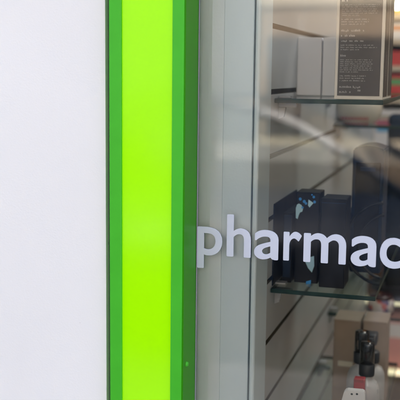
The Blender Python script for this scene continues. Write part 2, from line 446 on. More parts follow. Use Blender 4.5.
M_cream = mat('cream_card', (0.72, 0.66, 0.58), 0.5, 0.03, 30)
M_brown = mat('dark_brown_print', (0.042, 0.034, 0.036), 0.32, 0.08, 30)
M_ink = mat('pale_ink', (0.46, 0.435, 0.42), 0.6)
M_whitec = mat('white_card', (0.88, 0.88, 0.92), 0.45, 0.02, 20)
M_black = mat('black_card', (0.009, 0.010, 0.013), 0.4, 0.1, 20, spec=0.15)
M_navy = mat('navy_plastic', (0.008, 0.020, 0.045), 0.35, 0.1, 12, spec=0.2)
M_blue = mat('blue_print', (0.02, 0.27, 0.70), 0.4)
M_cyan = mat('pale_cyan_print', (0.42, 0.68, 0.82), 0.4)
M_kraft = mat('brown_kraft_card', (0.30, 0.235, 0.19), 0.75, 0.08, 40, 0.1, 400)
M_red = mat('red_print', (0.36, 0.02, 0.03), 0.45)
M_label = mat('pale_label', (0.58, 0.54, 0.44), 0.6)

# tall brown cartons with a cream border, one behind the other
def tall_carton(y_front, label):
    a = atY(333.6, 100.0, RY(1.012)).x; b = atY(382.0, 100.0, RY(1.012)).x
    zt = Z1 + 0.0005; H = 0.205; dep = 0.074
    t = thing('tall_carton', label, 'carton', ((a + b) / 2, y_front + dep / 2, zt), 'tall brown cartons on the glass shelf')
    body = box('carton_body', a, b, y_front, y_front + dep, zt, zt + H, M_cream, t, bevel=0.0008)
    e = 0.0046
    fp = box('front_panel', a + e, b - e, y_front - 0.0006, y_front + 0.001, zt + e + 0.001, zt + H - e, M_brown, t)
    box('side_panel', b - 0.001, b + 0.0006, y_front + e, y_front + dep - e, zt + e, zt + H - e, M_brown, t)
    box('side_panel', a - 0.0006, a + 0.001, y_front + e, y_front + dep - e, zt + e, zt + H - e, M_brown, t)
    rows = []
    zz = 0.03
    blocks = [(3, .010, .10, .60), (1, 0.018, .06, .3), (5, .0125, .05, .9), (1, 0.03, 0.05, .3), (6, .0120, .06, .92), (3, .014, .05, .7), (2, .03, .05, .62),
              (1, .02, .06, .9), (3, .013, .05, .93), (1, .028, .05, .36), (7, .0118, .05, .9), (3, .014, .05, .72), (2, .03, .05, .60)]
    total = sum(n * h * 1.25 + 0.012 for n, h, _, _ in blocks); sc = 0.96 / total
    t_ = 0.025
    for n, h, i0, fl in blocks:
        for q in range(n):
            t_ += h * 1.25 * sc
            rows.append((t_, h * sc * 0.14 * (1.0 if h < 0.025 else 0.85), i0, fl * random.uniform(0.88, 1.0) if q < n - 1 else fl * random.uniform(0.5, 0.95)))
        t_ += 0.012 * sc
    print_lines('printed_lines', a + e, b - e, y_front - 0.0008, zt + e, zt + H - e, M_ink, t, rows, 3)
    print_lines('printed_mark', a + e + 0.032, a + e + 0.038, y_front - 0.0008, zt + 0.012, zt + 0.018, M_ink, t, [(0.9, 0.0042, 0, 1.0)], 5)
    # side of the carton: two rows of small print and a pale bar
    bm = bmesh.new()
    for (zz0, zz1, yy) in ((.03, .075, .030), (.03, .068, .036), (.095, .15, .030), (.10, .145, .037)):
        zc = zz0
        while zc < zz1:
            h = random.uniform(0.0015, 0.004)
            bm.faces.new([bm.verts.new(p) for p in ((b + 0.0009, y_front + yy, zt + zc), (b + 0.0009, y_front + yy + 0.003, zt + zc), (b + 0.0009, y_front + yy + 0.003, zt + zc + h), (b + 0.0009, y_front + yy, zt + zc + h))])
            zc += h + 0.001
    link('side_print', bm, M_ink, t)['kind'] = 'stuff'
    return t
tall_carton(RY(1.015), 'tall dark brown carton with cream border and fine print, at the shelf front')
tall_carton(RY(1.015) + 0.078, 'dark brown cream edged carton standing directly behind the printed one')

# white cartons on the same shelf
for (x0, x1, lab) in ((297.2, 321.6, 'plain white carton on the top shelf, nearer the slatted wall'), (322.6, 348.5, 'plain white carton on the top shelf, partly behind the tall brown carton')):
    o, (a, b, Y, zb, zt) = pbox('white_carton', x0, x1, 37.5, Z1 + 0.0005, 1.15, 0.055, M_whitec)
    tag(o, lab, 'carton', 'white cartons on the top shelf')
    box('lid_flap', a + 0.001, b - 0.001, Y - 0.0005, Y + 0.0015, zt - 0.012, zt - 0.0004, M_whitec, o)

# dark goods on the shelf below
t = thing('black_carton', 'small black carton with pale blue bubbles printed on it', 'carton', atY(307, 285, RY(1.05)))
o, (a, b, Y, zb, zt) = pbox('carton_body', 295.5, 319.5, 192.5, Z2 + 0.0005, 1.05, 0.05, M_black, t)
def disc_part(nm, cx, cz, rx, rz, m, Y, par, pts=None):
    bm = bmesh.new()
    pts = pts or [(cx + rx * math.cos(2 * math.pi * k / 20), cz + rz * math.sin(2 * math.pi * k / 20)) for k in range(20)]
    bm.faces.new([bm.verts.new((x, Y, z)) for x, z in pts]); return link(nm, bm, m, par)
def pp(px, py, Y): q = atY(px, py, Y); return (q.x, q.z)
Yp = Y - 0.0006
disc_part('printed_bubble', 0, 0, 0, 0, M_cyan, Yp, t, [pp(x, y, Yp) for x, y in ((295.8, 218), (295.8, 208), (297, 204.5), (299, 203.5), (301.5, 205), (303, 208.5), (302.3, 211.5), (300, 212.5), (298.8, 215), (297.6, 219))])
disc_part('printed_wedge', 0, 0, 0, 0, M_cyan, Yp, t, [pp(x, y, Yp) for x, y in ((308.5, 199.5), (313.5, 203), (309.5, 207.5), (308, 205.5))])
disc_part('printed_drop', 0, 0, 0, 0, M_cyan, Yp, t, [pp(x, y, Yp) for x, y in ((304, 259), (314, 256), (314.2, 266), (311.8, 272.5), (308, 268))])
for (x, y, rx) in ((300.3, 199, 1.5), (304.3, 201.5, 1.6), (306, 203.4, 1.3), (313.8, 197, 1.3), (314.6, 202, 1.4), (302.5, 207.5, 1.1), (312, 194.8, .8)):
    c = atY(x, y, Yp); disc_part('printed_dot', c.x, c.z, rx * 0.0016, rx * 0.0017, M_blue, Yp - 0.0002, t)
disc_part('printed_corner', 0, 0, 0, 0, M_blue, Yp, t, [pp(x, y, Yp) for x, y in ((306, 281.5), (311, 280), (310.8, 284), (305.8, 284.5))])

o, _ = pbox('dark_carton', 320.5, 346.0, 199.0, Z2 + 0.0005, 1.035, 0.06, M_black)
tag(o, 'plain blackish carton beside the blue bubble carton', 'carton')
disc_part('lid_seam', 0, 0, 0, 0, M_navy, _[2] - 0.0004, o, [(_[0] + 0.001, _[4] - 0.006), (_[1] - 0.001, _[4] - 0.006), (_[1] - 0.001, _[4] - 0.0075), (_[0] + 0.001, _[4] - 0.0075)])
o, _ = pbox('thin_black_carton', 268.6, 274.5, 204.0, Z2 + 0.0005, 1.022, 0.20, M_black)
tag(o, 'thin black carton pressed against the slatted wall behind the post', 'carton')
box('end_flap', _[0] + 0.0005, _[1] - 0.0005, _[2] - 0.0006, _[2] + 0.001, _[3] + 0.002, _[4] - 0.002, M_navy, o)

for (xa, xb, yt, r, dp, lab) in ((XS + 0.0105, XS + 0.026, 213.0, 1.045, 0.17, 'long black carton lying along the slatted wall behind the thin one'),
                            (XS + 0.029, XS + 0.104, 212.0, 1.13, 0.10, 'wide black carton lying behind the blue bubble carton')):
    Y = RY(r); zt = atY(290, yt, Y).z
    o = box('black_carton', xa, xb, Y, Y + dp, Z2 + 0.0005, zt, M_black, None, bevel=0.0012)
    tag(o, lab, 'carton', 'black cartons on the shelf below the lettering')
    box('end_flap', xa + 0.0015, xb - 0.0015, Y - 0.0006, Y + 0.001, Z2 + 0.01, zt - 0.004, M_navy, o)
# navy appliance with a rounded top and a loop of hose
Yn = RY(1.13)
a = atY(352.5, 170, Yn).x; b = atY(384.0, 170, Yn).x; zt = atY(368, 145.5, Yn).z; z0 = Z2 + 0.0008
ap = thing('navy_appliance', 'dark navy appliance with rounded top and looped black hose on the shelf', 'appliance', ((a + b) / 2, Yn + 0.04, z0))
pts = [(a, z0), (b, z0), (b, zt - 0.007)] + [(b + (a - b) * k / 10, zt - 0.007 + 0.007 * math.sin(math.pi * k / 10)) for k in range(1, 10)] + [(a, zt - 0.007)]
bm = bmesh.new(); prism_xz(bm, pts, Yn, Yn + 0.085)
bmesh.ops.bevel(bm, geom=[e for e in bm.edges], offset=0.002, segments=2, affect='EDGES', clamp_overlap=True)
link('housing', bm, M_navy, ap)
box('front_plate', a + 0.006, b - 0.006, Yn - 0.002, Yn + 0.001, z0 + 0.06, zt - 0.03, M_black, ap, bevel=0.001)
box('button_strip', a + 0.014, b - 0.014, Yn - 0.0035, Yn - 0.0015, zt - 0.045, zt - 0.038, M_navy, ap)
for (pxs, rad) in ((((383, 203), (372, 205), (361, 211), (353, 220), (348, 232), (346, 246), (348, 260), (356, 272), (368, 281), (380, 285)), 0.0030),
                   (((384, 215), (375, 218), (366, 225), (360, 236), (358, 250), (362, 264), (371, 274), (382, 279)), 0.0026)):
    bm = bmesh.new(); P = []
    raw = [atY(x, y, Yn - 0.012 - 0.004 * (rad < .003)) for x, y in pxs]
    for i in range(len(raw) - 1):
        p0, p1, p2, p3 = raw[max(i - 1, 0)], raw[i], raw[i + 1], raw[min(i + 2, len(raw) - 1)]
        for u in (0, .25, .5, .75):
            P.append(0.5 * ((2 * p1) + (p2 - p0) * u + (2 * p0 - 5 * p1 + 4 * p2 - p3) * u * u + (3 * p1 - p0 - 3 * p2 + p3) * u ** 3))
    P.append(raw[-1]); add_tube(bm, P, rad, 8); link('hose', bm, mat('black_hose', (0.014, 0.016, 0.02), 0.45, spec=0.25), ap, smooth=True)

# black padded case and navy case standing on the farther shelf
Yc = RY(1.60)
a = atY(384.5, 200, Yc + 0.05).x; b = a + 0.17; zt = atY(392, 114, Yc + 0.05).z
nc = box('navy_case', a, b, Yc + 0.05, Yc + 0.12, Z3 + 0.0006, zt, M_navy, None, bevel=0.014, seg=4, smooth=True)
tag(nc, 'tall navy case with rounded corners behind the black bag', 'case')
box('case_rim', a + 0.012, b - 0.012, Yc + 0.047, Yc + 0.051, Z3 + 0.014, zt - 0.012, M_navy, nc, bevel=0.001)
a = atY(388.5, 200, Yc).x; b = a + 0.15; zt = atY(394, 139, Yc).z
bg = thing('black_bag', 'black fabric bag with ruffled seam standing on the farther shelf', 'bag', ((a + b) / 2, Yc, Z3 + 0.0006))
M_fab = mat('black_fabric', (0.012, 0.015, 0.016), 0.75, 0.2, 60, 0.4, 500, spec=0.1)
box('bag_body', a, b, Yc - 0.02, Yc + 0.045, Z3 + 0.0006, zt, M_fab, bg, bevel=0.008, seg=3, smooth=True)
bm = bmesh.new(); zc = Z3 + 0.07
while zc < zt - 0.01:
    add_lathe(bm, (a + 0.001, Yc - 0.006, zc), [(0.001, 0), (0.006, 0.004), (0.007, 0.009), (0.004, 0.014), (0.001, 0.016)], 8); zc += 0.016
link('ruffled_seam', bm, M_fab, bg, smooth=True)
q0 = atY(375.5, 292, Yc - 0.03)
box('bag_base', q0.x, b + 0.01, Yc - 0.032, Yc + 0.035, Z3 + 0.0006, Z3 + 0.038, M_black, bg, bevel=0.006, seg=3, smooth=True)

# floral tin on the farther shelf
Yt = RY(1.47); c = atY(379.5, 308, Yt)
tin = thing('floral_tin', 'small round tin with a floral print standing on the farther shelf', 'tin', (c.x, Yt, Z3))
R_ = 0.5 * (atY(393, 300, Yt).x - atY(366, 300, Yt).x)
lathe('tin_base', (c.x, Yt + R_, Z3 + 0.0006), [(R_ * 0.8, 0), (R_ * 0.97, 0.003), (R_, 0.009)], mat('dark_lacquer', (0.03, 0.008, 0.010), 0.25), tin)
mt = mat('floral_print', (0.5, 0.45, 0.42), 0.4)
nt = mt.node_tree; vr = nt.nodes.new('ShaderNodeTexVoronoi'); vr.inputs['Scale'].default_value = 85
cr = nt.nodes.new('ShaderNodeValToRGB'); cr.color_ramp.interpolation = 'CONSTANT'
els = cr.color_ramp.elements; els[0].color = (0.55, 0.50, 0.46, 1); els[1].position = 0.45; els[1].color = (0.45, 0.10, 0.07, 1)
for p_, cc in ((0.62, (0.10, 0.07, 0.16, 1)), (0.76, (0.55, 0.38, 0.32, 1)), (0.9, (0.12, 0.05, 0.05, 1))):
    e_ = els.new(p_); e_.color = cc
tcn = nt.nodes.new('ShaderNodeTexCoord'); nt.links.new(tcn.outputs['Object'], vr.inputs['Vector']); nt.links.new(vr.outputs['Color'], cr.inputs['Fac'])
nt.links.new(cr.outputs['Color'], nt.nodes['Principled BSDF'].inputs['Base Color'])
lathe('tin_wall', (c.x, Yt + R_, Z3 + 0.0098), [(R_, 0), (R_ * 0.98, 0.02), (R_ * 0.9, 0.030)], mt, tin)
lathe('tin_lid', (c.x, Yt + R_, Z3 + 0.0400), [(R_ * 0.92, 0), (R_ * 0.92, 0.006), (R_ * 0.8, 0.009)], mat('dark_lacquer', (0, 0, 0)), tin)

# cream tub with red print on the upper farther shelf
Yu = RY(1.50); c = atY(354, 115, Yu); Rt = 0.5 * (atY(380, 115, Yu).x - atY(329, 115, Yu).x)
tub = thing('cream_tub', 'round cream tub with two lines of red print on the farther shelf', 'tub', (c.x, Yu + Rt, Z4))
lathe('tub_wall', (c.x, Yu + Rt, Z4 + 0.0006), [(Rt * 0.62, 0), (Rt * 0.80, 0.004), (Rt * 0.93, 0.014), (Rt, 0.03), (Rt, 0.085)], mat('cream_plastic', (0.62, 0.57, 0.47), 0.4), tub, n=40)
lathe('tub_lid', (c.x, Yu + Rt, Z4 + 0.0862), [(Rt * 1.03, 0), (Rt * 1.03, 0.012), (Rt * 0.9, 0.016)], M_whitec, tub, n=40)
bm = bmesh.new()
for rowz in (atY(354, 125.5, Yu).z - Z4, atY(354, 120.0, Yu).z - Z4):
    for k in range(9):
        th = -math.pi / 2 + (k - 4) * 0.13; 
        for s_ in (-1,):
            P = []
            for (dt, dz) in ((-.04, 0), (.04, 0), (.04, .0065), (-.04, .0065)):
                P.append(bm.verts.new((c.x + (Rt + 0.0006) * math.cos(th + dt), Yu + Rt + (Rt + 0.0006) * math.sin(th + dt), Z4 + rowz + dz)))
            bm.faces.new(P)
link('printed_lines', bm, M_red, tub)['kind'] = 'stuff'

# brown kraft cartons on the lowest shelf
for (x0, x1, yt, lab, rz) in ((333.5, 359.5, 321.0, 'brown kraft carton with a pale label, nearer the slatted wall', 0.0), (362.5, 386.5, 322.5, 'brown kraft carton behind the spray bottles, farther from the slatted wall', 0.0)):
    t = thing('kraft_carton', lab, 'carton', atY((x0 + x1) / 2, 390, RY(1.22)), 'brown kraft cartons on the lowest shelf')
    o, (a, b, Y, zb, zt) = pbox('carton_body', x0, x1, yt, Z5 + 0.0005, 1.22, 0.075, M_kraft, t)
    box('lid', a - 0.0006, b + 0.0006, Y - 0.0006, Y + 0.0756, zt + 0.0003, zt + 0.0016, M_kraft, t)
    if x0 < 350:
        l0 = pp(338, 360.5, Y); l1 = pp(352.5, 367.0, Y)
        box('label', l0[0], l1[0], Y - 0.0008, Y + 0.0005, l1[1], l0[1], M_label, t)
    else:
        l0 = pp(384, 330, Y); box('tape', a + 0.016, a + 0.026, Y - 0.0007, Y + 0.0005, zt - 0.03, zt, M_kraft, t)

# spray bottles
M_btl = mat('frosted_bottle', (0.44, 0.44, 0.445), 0.28, 0.04, 30, coat=0.15)
M_cap = mat('slate_plastic', (0.024, 0.030, 0.038), 0.45, spec=0.3)
M_oc = glass_mat('clear_overcap', 1.6, (0.84, 0.85, 0.86), 0.08)
def bottle(xc, ycap, r, wpx, label, kind):
    Y = RY(r); c = atY(xc, 380, Y); R = 0.5 * wpx * (atY(201, 380, Y).x - atY(200, 380, Y).x)
    top = atY(xc, ycap, Y).z; zb = Z5 + 0.0006; H = top - zb
    t = thing('spray_bottle', label, 'bottle', (c.x, Y, zb), 'spray bottles on the lowest shelf')
    hb = H - 0.062
    lathe('bottle_body', (c.x, Y, zb), [(R * .86, 0), (R, .004), (R, hb * .78), (R * .95, hb * .87), (R * .78, hb * .95), (R * .45, hb * .99), (R * .42, hb + .004)], M_btl, t, n=36)
    lathe('collar', (c.x, Y, zb + hb + .0045), [(R * .56, 0), (R * .58, .003), (R * .58, .019), (R * .5, .021)], M_cap, t)
    if kind == 'mist':
        lathe('pump', (c.x, Y, zb + hb + .026), [(R * .28, 0), (R * .28, .018), (R * .24, .020)], M_cap, t)
        lathe('pump_head', (c.x, Y, zb + hb + .0465), [(R * .38, 0), (R * .38, .010), (R * .3, .0115)], M_cap, t)
        lathe('overcap', (c.x, Y, zb + hb + .0255), [(R * .54, 0), (R * .52, .034), (R * .49, .0365)], M_oc, t)
    else:
        lathe('pump', (c.x, Y, zb + hb + .026), [(R * .2, 0), (R * .2, .014)], M_cap, t)
        bm = bmesh.new(); add_box(bm, c.x - R * .42, c.x + R * .42, Y - .022, Y + .012, zb + hb + .041, zb + hb + .0615, bevel=.004)
        hd = link('trigger_head', bm, M_cap, t, smooth=True)
        box('nozzle', c.x - .004, c.x + .004, Y - .030, Y - .0225, zb + hb + .048, zb + hb + .057, M_cap, hd, bevel=.001)
        bm = bmesh.new(); add_tube(bm, [(c.x - R * .30, Y - .014, zb + hb + .043), (c.x - R * .5, Y - .022, zb + hb + .034), (c.x - R * 0.95, Y - .026, zb + hb + .030)], .0032)
        link('trigger', bm, M_cap, hd, smooth=True)
    return t, c, R, zb, hb, Y
t, c, R, zb, hb, Y = bottle(366.3, 342.0, 1.06, 24.5, 'front spray bottle with dark collar and clear overcap', 'mist')
bottle(360.5, 331.0, 1.115, 24.5, 'second spray bottle, half hidden behind the front one toward the slatted wall', 'mist')
bottle(370.5, 331.5, 1.165, 25, 'spray bottle with a black trigger head, just in front of the kraft cartons', 'trigger')
o, _ = pbox('red_carton', 353.0, 364.0, 379.0, Z5 + 0.0005, 1.03, 0.016, M_red)
tag(o, 'small red carton between the white dispenser and the front bottle', 'carton')
box('top_flap', _[0] + 0.001, _[1] - 0.001, _[2] - 0.0005, _[2] + 0.001, _[4] - 0.006, _[4] - 0.001, mat('dark_red_print', (0.25, 0.015, 0.02), 0.4), o)
bm = bmesh.new()
Yw = RY(0.985); q = atY(352.5, 392, Yw); wz = atY(352, 390.5, Yw).z
cp = thing('white_dispenser', 'white dispenser with two dark holes in front of the spray bottles', 'dispenser', (q.x, Yw, Z5))
wx0 = atY(342.5, 395, Yw).x; wx1 = atY(364.5, 395, Yw).x
M_wp = mat('white_plastic', (0.66, 0.66, 0.67), 0.3)
prism_xz(bm, [(wx0 - .004, wz - .030), (wx1 + .002, wz - .030), (wx1, wz - .003), (wx1 - .002, wz), (wx0 + .006, wz - .0005), (wx0 + .002, wz - .004)], Yw, Yw + .014)
bmesh.ops.bevel(bm, geom=list(bm.edges), offset=.0012, segments=2, affect='EDGES')
link('dispenser_head', bm, M_wp, cp)
box('dispenser_body', wx0 + .001, wx1 - .001, Yw + .002, Yw + .013, Z5 + .0006, wz - .0305, M_wp, cp, bevel=.003)
for hx in (351.8, 357.0):
    h = atY(hx, 394.0, Yw); disc_part('hole', h.x, h.z, .0019, .0017, M_gasket, Yw - .0006, cp)

# ------------------------------------------------------------------ far part of the shop: wall shelving, lamps
M_unit = mat('shelving_laminate', (0.55, 0.47, 0.36), 0.45, 0.03, 6)
ux0, ux1, UY = XS - 0.03, XS + 3.4, 3.6
un = thing('shelving_unit', 'cream shelving unit at the back of the shop', 'shelving', ((ux0 + ux1) / 2, UY + 0.2, 0.0))
box('back_panel', ux0, ux1, UY + 0.36, UY + 0.38, 0.001, 2.35, M_unit, un)
for xv in (ux0, ux0 + 1.15, ux0 + 2.3, ux1 - 0.02):
    box('upright', xv, xv + 0.02, UY, UY + 0.359, 0.001, 2.35, M_unit, un)
lev = [0.12, 0.52, 0.90, 1.26, 1.60, 1.95, 2.30]
for zl in lev:
    for xv in (ux0, ux0 + 1.15, ux0 + 2.3):
        xe = xv + (1.149 if xv < ux0 + 2 else 1.079)
        box('shelf_board', xv + 0.0201, xe, UY, UY + 0.359, zl - 0.02, zl, M_unit, un)
cols = [('red', (0.50, 0.03, 0.03)), ('white', (0.68, 0.68, 0.70)), ('sky blue', (0.10, 0.35, 0.62)), ('orange', (0.62, 0.22, 0.04)), ('pink', (0.62, 0.28, 0.26)), ('green', (0.08, 0.34, 0.12)), ('yellow', (0.65, 0.48, 0.08)), ('black', (0.02, 0.02, 0.02))]
ordn = ['first', 'second', 'third', 'fourth', 'fifth', 'sixth', 'seventh', 'eighth', 'ninth', 'tenth', 'eleventh', 'twelfth', 'thirteenth', 'fourteenth', 'fifteenth', 'sixteenth', 'seventeenth', 'eighteenth', 'nineteenth', 'twentieth', 'last']
names = ['bottom', 'second lowest', 'third lowest', 'middle', 'third highest', 'second highest']
R3 = random.Random(11)
for li, zl in enumerate(lev[:-1]):
    x = ux0 + 0.05; k = 0
    while x < ux0 + 1.75 and k < 10:
        wd = R3.uniform(0.07, 0.15); h = R3.uniform(0.14, 0.26)
        if not (x < ux0 + 1.17 and x + wd > ux0 + 1.13):
            cn, cc = cols[R3.randrange(len(cols))]
            o = box('boxed_product', x, x + wd, UY + 0.03, UY + 0.03 + R3.uniform(0.08, 0.2), zl + 0.0006, zl + h, mat('product_' + cn, cc, 0.4), None, bevel=0.002, seg=1)
            tag(o, '%s carton, %s from the slatted wall on the %s shelf at the back' % (cn, ordn[k], names[li]), 'carton', 'cartons on the back shelving')
            box('carton_label', x + wd * .15, x + wd * .85, UY + 0.0292, UY + 0.031, zl + h * .35, zl + h * .7, mat('product_' + cols[(k * 3 + li) % 8][0], cols[(k * 3 + li) % 8][1], 0.4), o)
            k += 1
        x += wd + R3.uniform(0.005, 0.04)
SY0, SY1 = 1.80, 3.40
sx0, sx1 = XS - 0.034, XS + 0.30
su = thing('shelving_unit', 'cream shelving bay along the wall beyond the slatted wall', 'shelving', ((sx0 + sx1) / 2, (SY0 + SY1) / 2, 0.0))
box('back_panel', sx0, sx0 + 0.015, SY0, SY1, 0.001, 2.4, M_unit, su)
slev = [atY(396, y, SY0).z for y in (-48, 14, 39.5, 66, 98, 160, 230, 299, 369)]
for zl in slev: box('shelf_board', sx0 + 0.0155, sx1, SY0, SY1, zl - 0.016, zl, M_unit, su)
box('end_post', sx1 - 0.02, sx1 - 0.001, SY1 + 0.0005, SY1 + 0.02, 0.001, 2.4, M_unit, su)
sn = ['top', 'second', 'third', 'fourth', 'fifth', 'sixth', 'seventh', 'eighth', 'ninth']
R4 = random.Random(4)
front = {1: 'yellow', 2: 'white', 3: 'red', 4: 'red', 5: 'white', 6: 'orange', 7: 'black', 8: 'pink'}
for li, zl in enumerate(slev):
    if li == 0: continue
    room = slev[li - 1] - 0.016 - zl
    y = SY0 + 0.012; k = 0
    while y < SY1 - 0.15:
        dp = R4.uniform(0.07, 0.14); wd = R4.uniform(0.16, 0.25); h = room * R4.uniform(0.62, 0.9)
        cn = front[li] if k == 0 else cols[R4.randrange(8)][0]
        cc = dict(cols)[cn]; c2n, c2 = cols[(k * 3 + li * 5 + 1) % 8]
        o = box('boxed_product', sx0 + 0.02, sx0 + 0.02 + wd, y, y + dp, zl + 0.0006, zl + h, mat('product_' + cn, cc, 0.4), None, bevel=0.002, seg=1)
        tag(o, '%s carton, %s from the slatted wall, on the %s board of the wall shelving' % (cn, ordn[min(k, 20)], sn[li]), 'carton', 'cartons on the wall shelving')
        box('carton_label', sx0 + 0.03, sx0 + 0.01 + wd, y - 0.0008, y + 0.001, zl + h * .55, zl + h * .8, mat('product_' + c2n, c2, 0.4), o)
        box('carton_label', sx0 + 0.0195 + wd, sx0 + 0.0208 + wd, y + 0.01, y + dp - 0.01, zl + h * .3, zl + h * .7, mat('product_' + c2n, c2, 0.4), o)
        y += dp + R4.uniform(0.004, 0.02); k += 1
M_led = mat('led_strip', (0.9, 0.8, 0.6), 0.5, emit=(1.0, 0.80, 0.52, 0.25))
for zz, lab in ((slev[8], 'lit strip lamp along the lowest board of the wall shelving'), (slev[7], 'lit strip lamp along the second lowest board of the wall shelving')):
    o = box('strip_lamp', sx0 + 0.02, sx1, SY0 - 0.012, SY0 - 0.0005, zz - 0.017, zz - 0.002, M_led, None, bevel=0.001)
    tag(o, lab, 'lamp'); box('lamp_channel', sx0 + 0.016, sx1, SY0 - 0.014, SY0 - 0.0003, zz - 0.022, zz - 0.0175, M_chrome, o)
# ceiling lamps, lit; the white one is a fill added to brighten the window goods
M_lamp = mat('lamp_diffuser', (0.8, 0.75, 0.6), 0.5, emit=(1.0, 0.84, 0.62, 1.3))
li = 0
for (lx, ly, lab) in ((XS + 0.70, 0.95, 'added white fill light on the ceiling nearest the shop window'), (XS + 0.75, 2.7, 'lit warm ceiling lamp before the back shelving'), (XS + 2.6, 1.9, 'lit warm ceiling lamp over the open shop floor')):
    t = thing('ceiling_lamp', lab, 'lamp', (lx, ly, 2.80), 'ceiling lamps in the shop')
    box('lamp_tray', lx - 0.16, lx + 0.16, ly - 0.6, ly + 0.6, 2.80, 2.849, M_wp, t)
    box('lamp_diffuser', lx - 0.14, lx + 0.14, ly - 0.58, ly + 0.58, 2.788, 2.7995, M_lamp if ly > 1 else mat('fill_diffuser_white', (0.8, 0.8, 0.8), 0.5, emit=(1.0, 0.95, 0.91, 2.9)), t)
q = atY(397, 6, SY0 - 0.05)
t = thing('spot_lamp', 'small lit spot lamp fixed to the wall shelving', 'lamp', (q.x, q.y, q.z))
lathe('spot_bulb', (q.x, q.y, q.z - .01), [(.003, 0), (.009, .003), (.012, .012), (.010, .018), (.003, .021)], mat('bulb_glow', (.9, .8, .6), .4, emit=(1, .8, .5, 4)), t, n=16)
box('spot_arm', q.x - .008, q.x + .008, q.y + 0.005, SY0 - 0.001, q.z + .0112, q.z + .018, M_wp, t)

# ================================================================== the street the window reflects
M_fac = mat('sandstone_render', (0.34, 0.26, 0.18), 0.85, 0.08, 1.2, 0.2, 40)
M_trim = mat('pale_stone_trim', (0.62, 0.55, 0.42), 0.8, 0.05, 4)
M_dglass = mat('dark_window_glass', (0.02, 0.025, 0.03), 0.05, spec=0.8)
FB = -19.0
ob = thing('apartment_building', 'sandstone coloured building across the street', 'building', (-4, FB - 4, 0))
box('front_wall', -4.7, 16, FB - 8, FB, -0.1, 9.5, M_fac, ob)
box('roof', -4.8, 16.3, FB - 8.2, FB + 0.35, 9.501, 9.8, M_trim, ob)
box('string_course', -4.7, 16, FB + 0.001, FB + 0.12, 3.1, 3.35, M_trim, ob)
for i in range(7):
    x = -4.2 + i * 3.0
    for z0_, z1_ in ((4.2, 6.0), (7.0, 8.7)):
        wdw = box('window', x, x + 1.3, FB + 0.001, FB + 0.06, z0_, z1_, M_trim, ob)
        for hx in (0, 1):
            box('pane', x + .08 + hx * .59, x + .63 + hx * .59, FB + 0.0605, FB + 0.068, z0_ + .08, z1_ - .08, M_dglass, wdw)
        box('sill', x - .08, x + 1.38, FB + 0.0602, FB + 0.16, z0_ - .08, z0_ - .001, M_trim, wdw)

for i in range(5):
    x = -4.5 + i * 4.0
    sf = box('shopfront', x, x + 3.6, FB + 0.001, FB + 0.07, 0.15, 2.42, M_dglass, ob)
    for hx in (0.0, 1.2, 2.4, 3.54):
        box('mullion', x + hx, x + hx + .06, FB + 0.0705, FB + 0.10, 0.15, 2.42, mat('dark_mullion', (0.05, 0.05, 0.055), 0.4), sf)
box('plinth', -4.7, 16, FB + 0.001, FB + 0.05, -0.02, 0.149, M_trim, ob)
M_slate = mat('slate_cladding', (0.10, 0.115, 0.13), 0.7, 0.05, 2)
ofb = thing('office_building', 'dark slate clad building across the street beside the sandstone one', 'building', (-14, FB - 4, 0))
box('front_wall', -30, -4.9, FB - 8, FB - 0.3, -0.1, 11.0, M_slate, ofb)
box('roof', -30.2, -4.9, FB - 8.2, FB - 0.1, 11.001, 11.25, M_slate, ofb)
for i in range(6):
    for z0_ in (1.0, 4.2, 7.4):
        wdw = box('window', -29 + i * 3.2, -27.2 + i * 3.2, FB - 0.299, FB - 0.24, z0_, z0_ + 1.8, M_slate, ofb)
        box('pane', -28.92 + i * 3.2, -27.28 + i * 3.2, FB - 0.2395, FB - 0.23, z0_ + .08, z0_ + 1.72, M_dglass, wdw)
M_tyre = mat('tyre_rubber', (0.02, 0.02, 0.02), 0.8)
M_rim = mat('alloy_rim', (0.5, 0.5, 0.52), 0.3, metal=0.9)
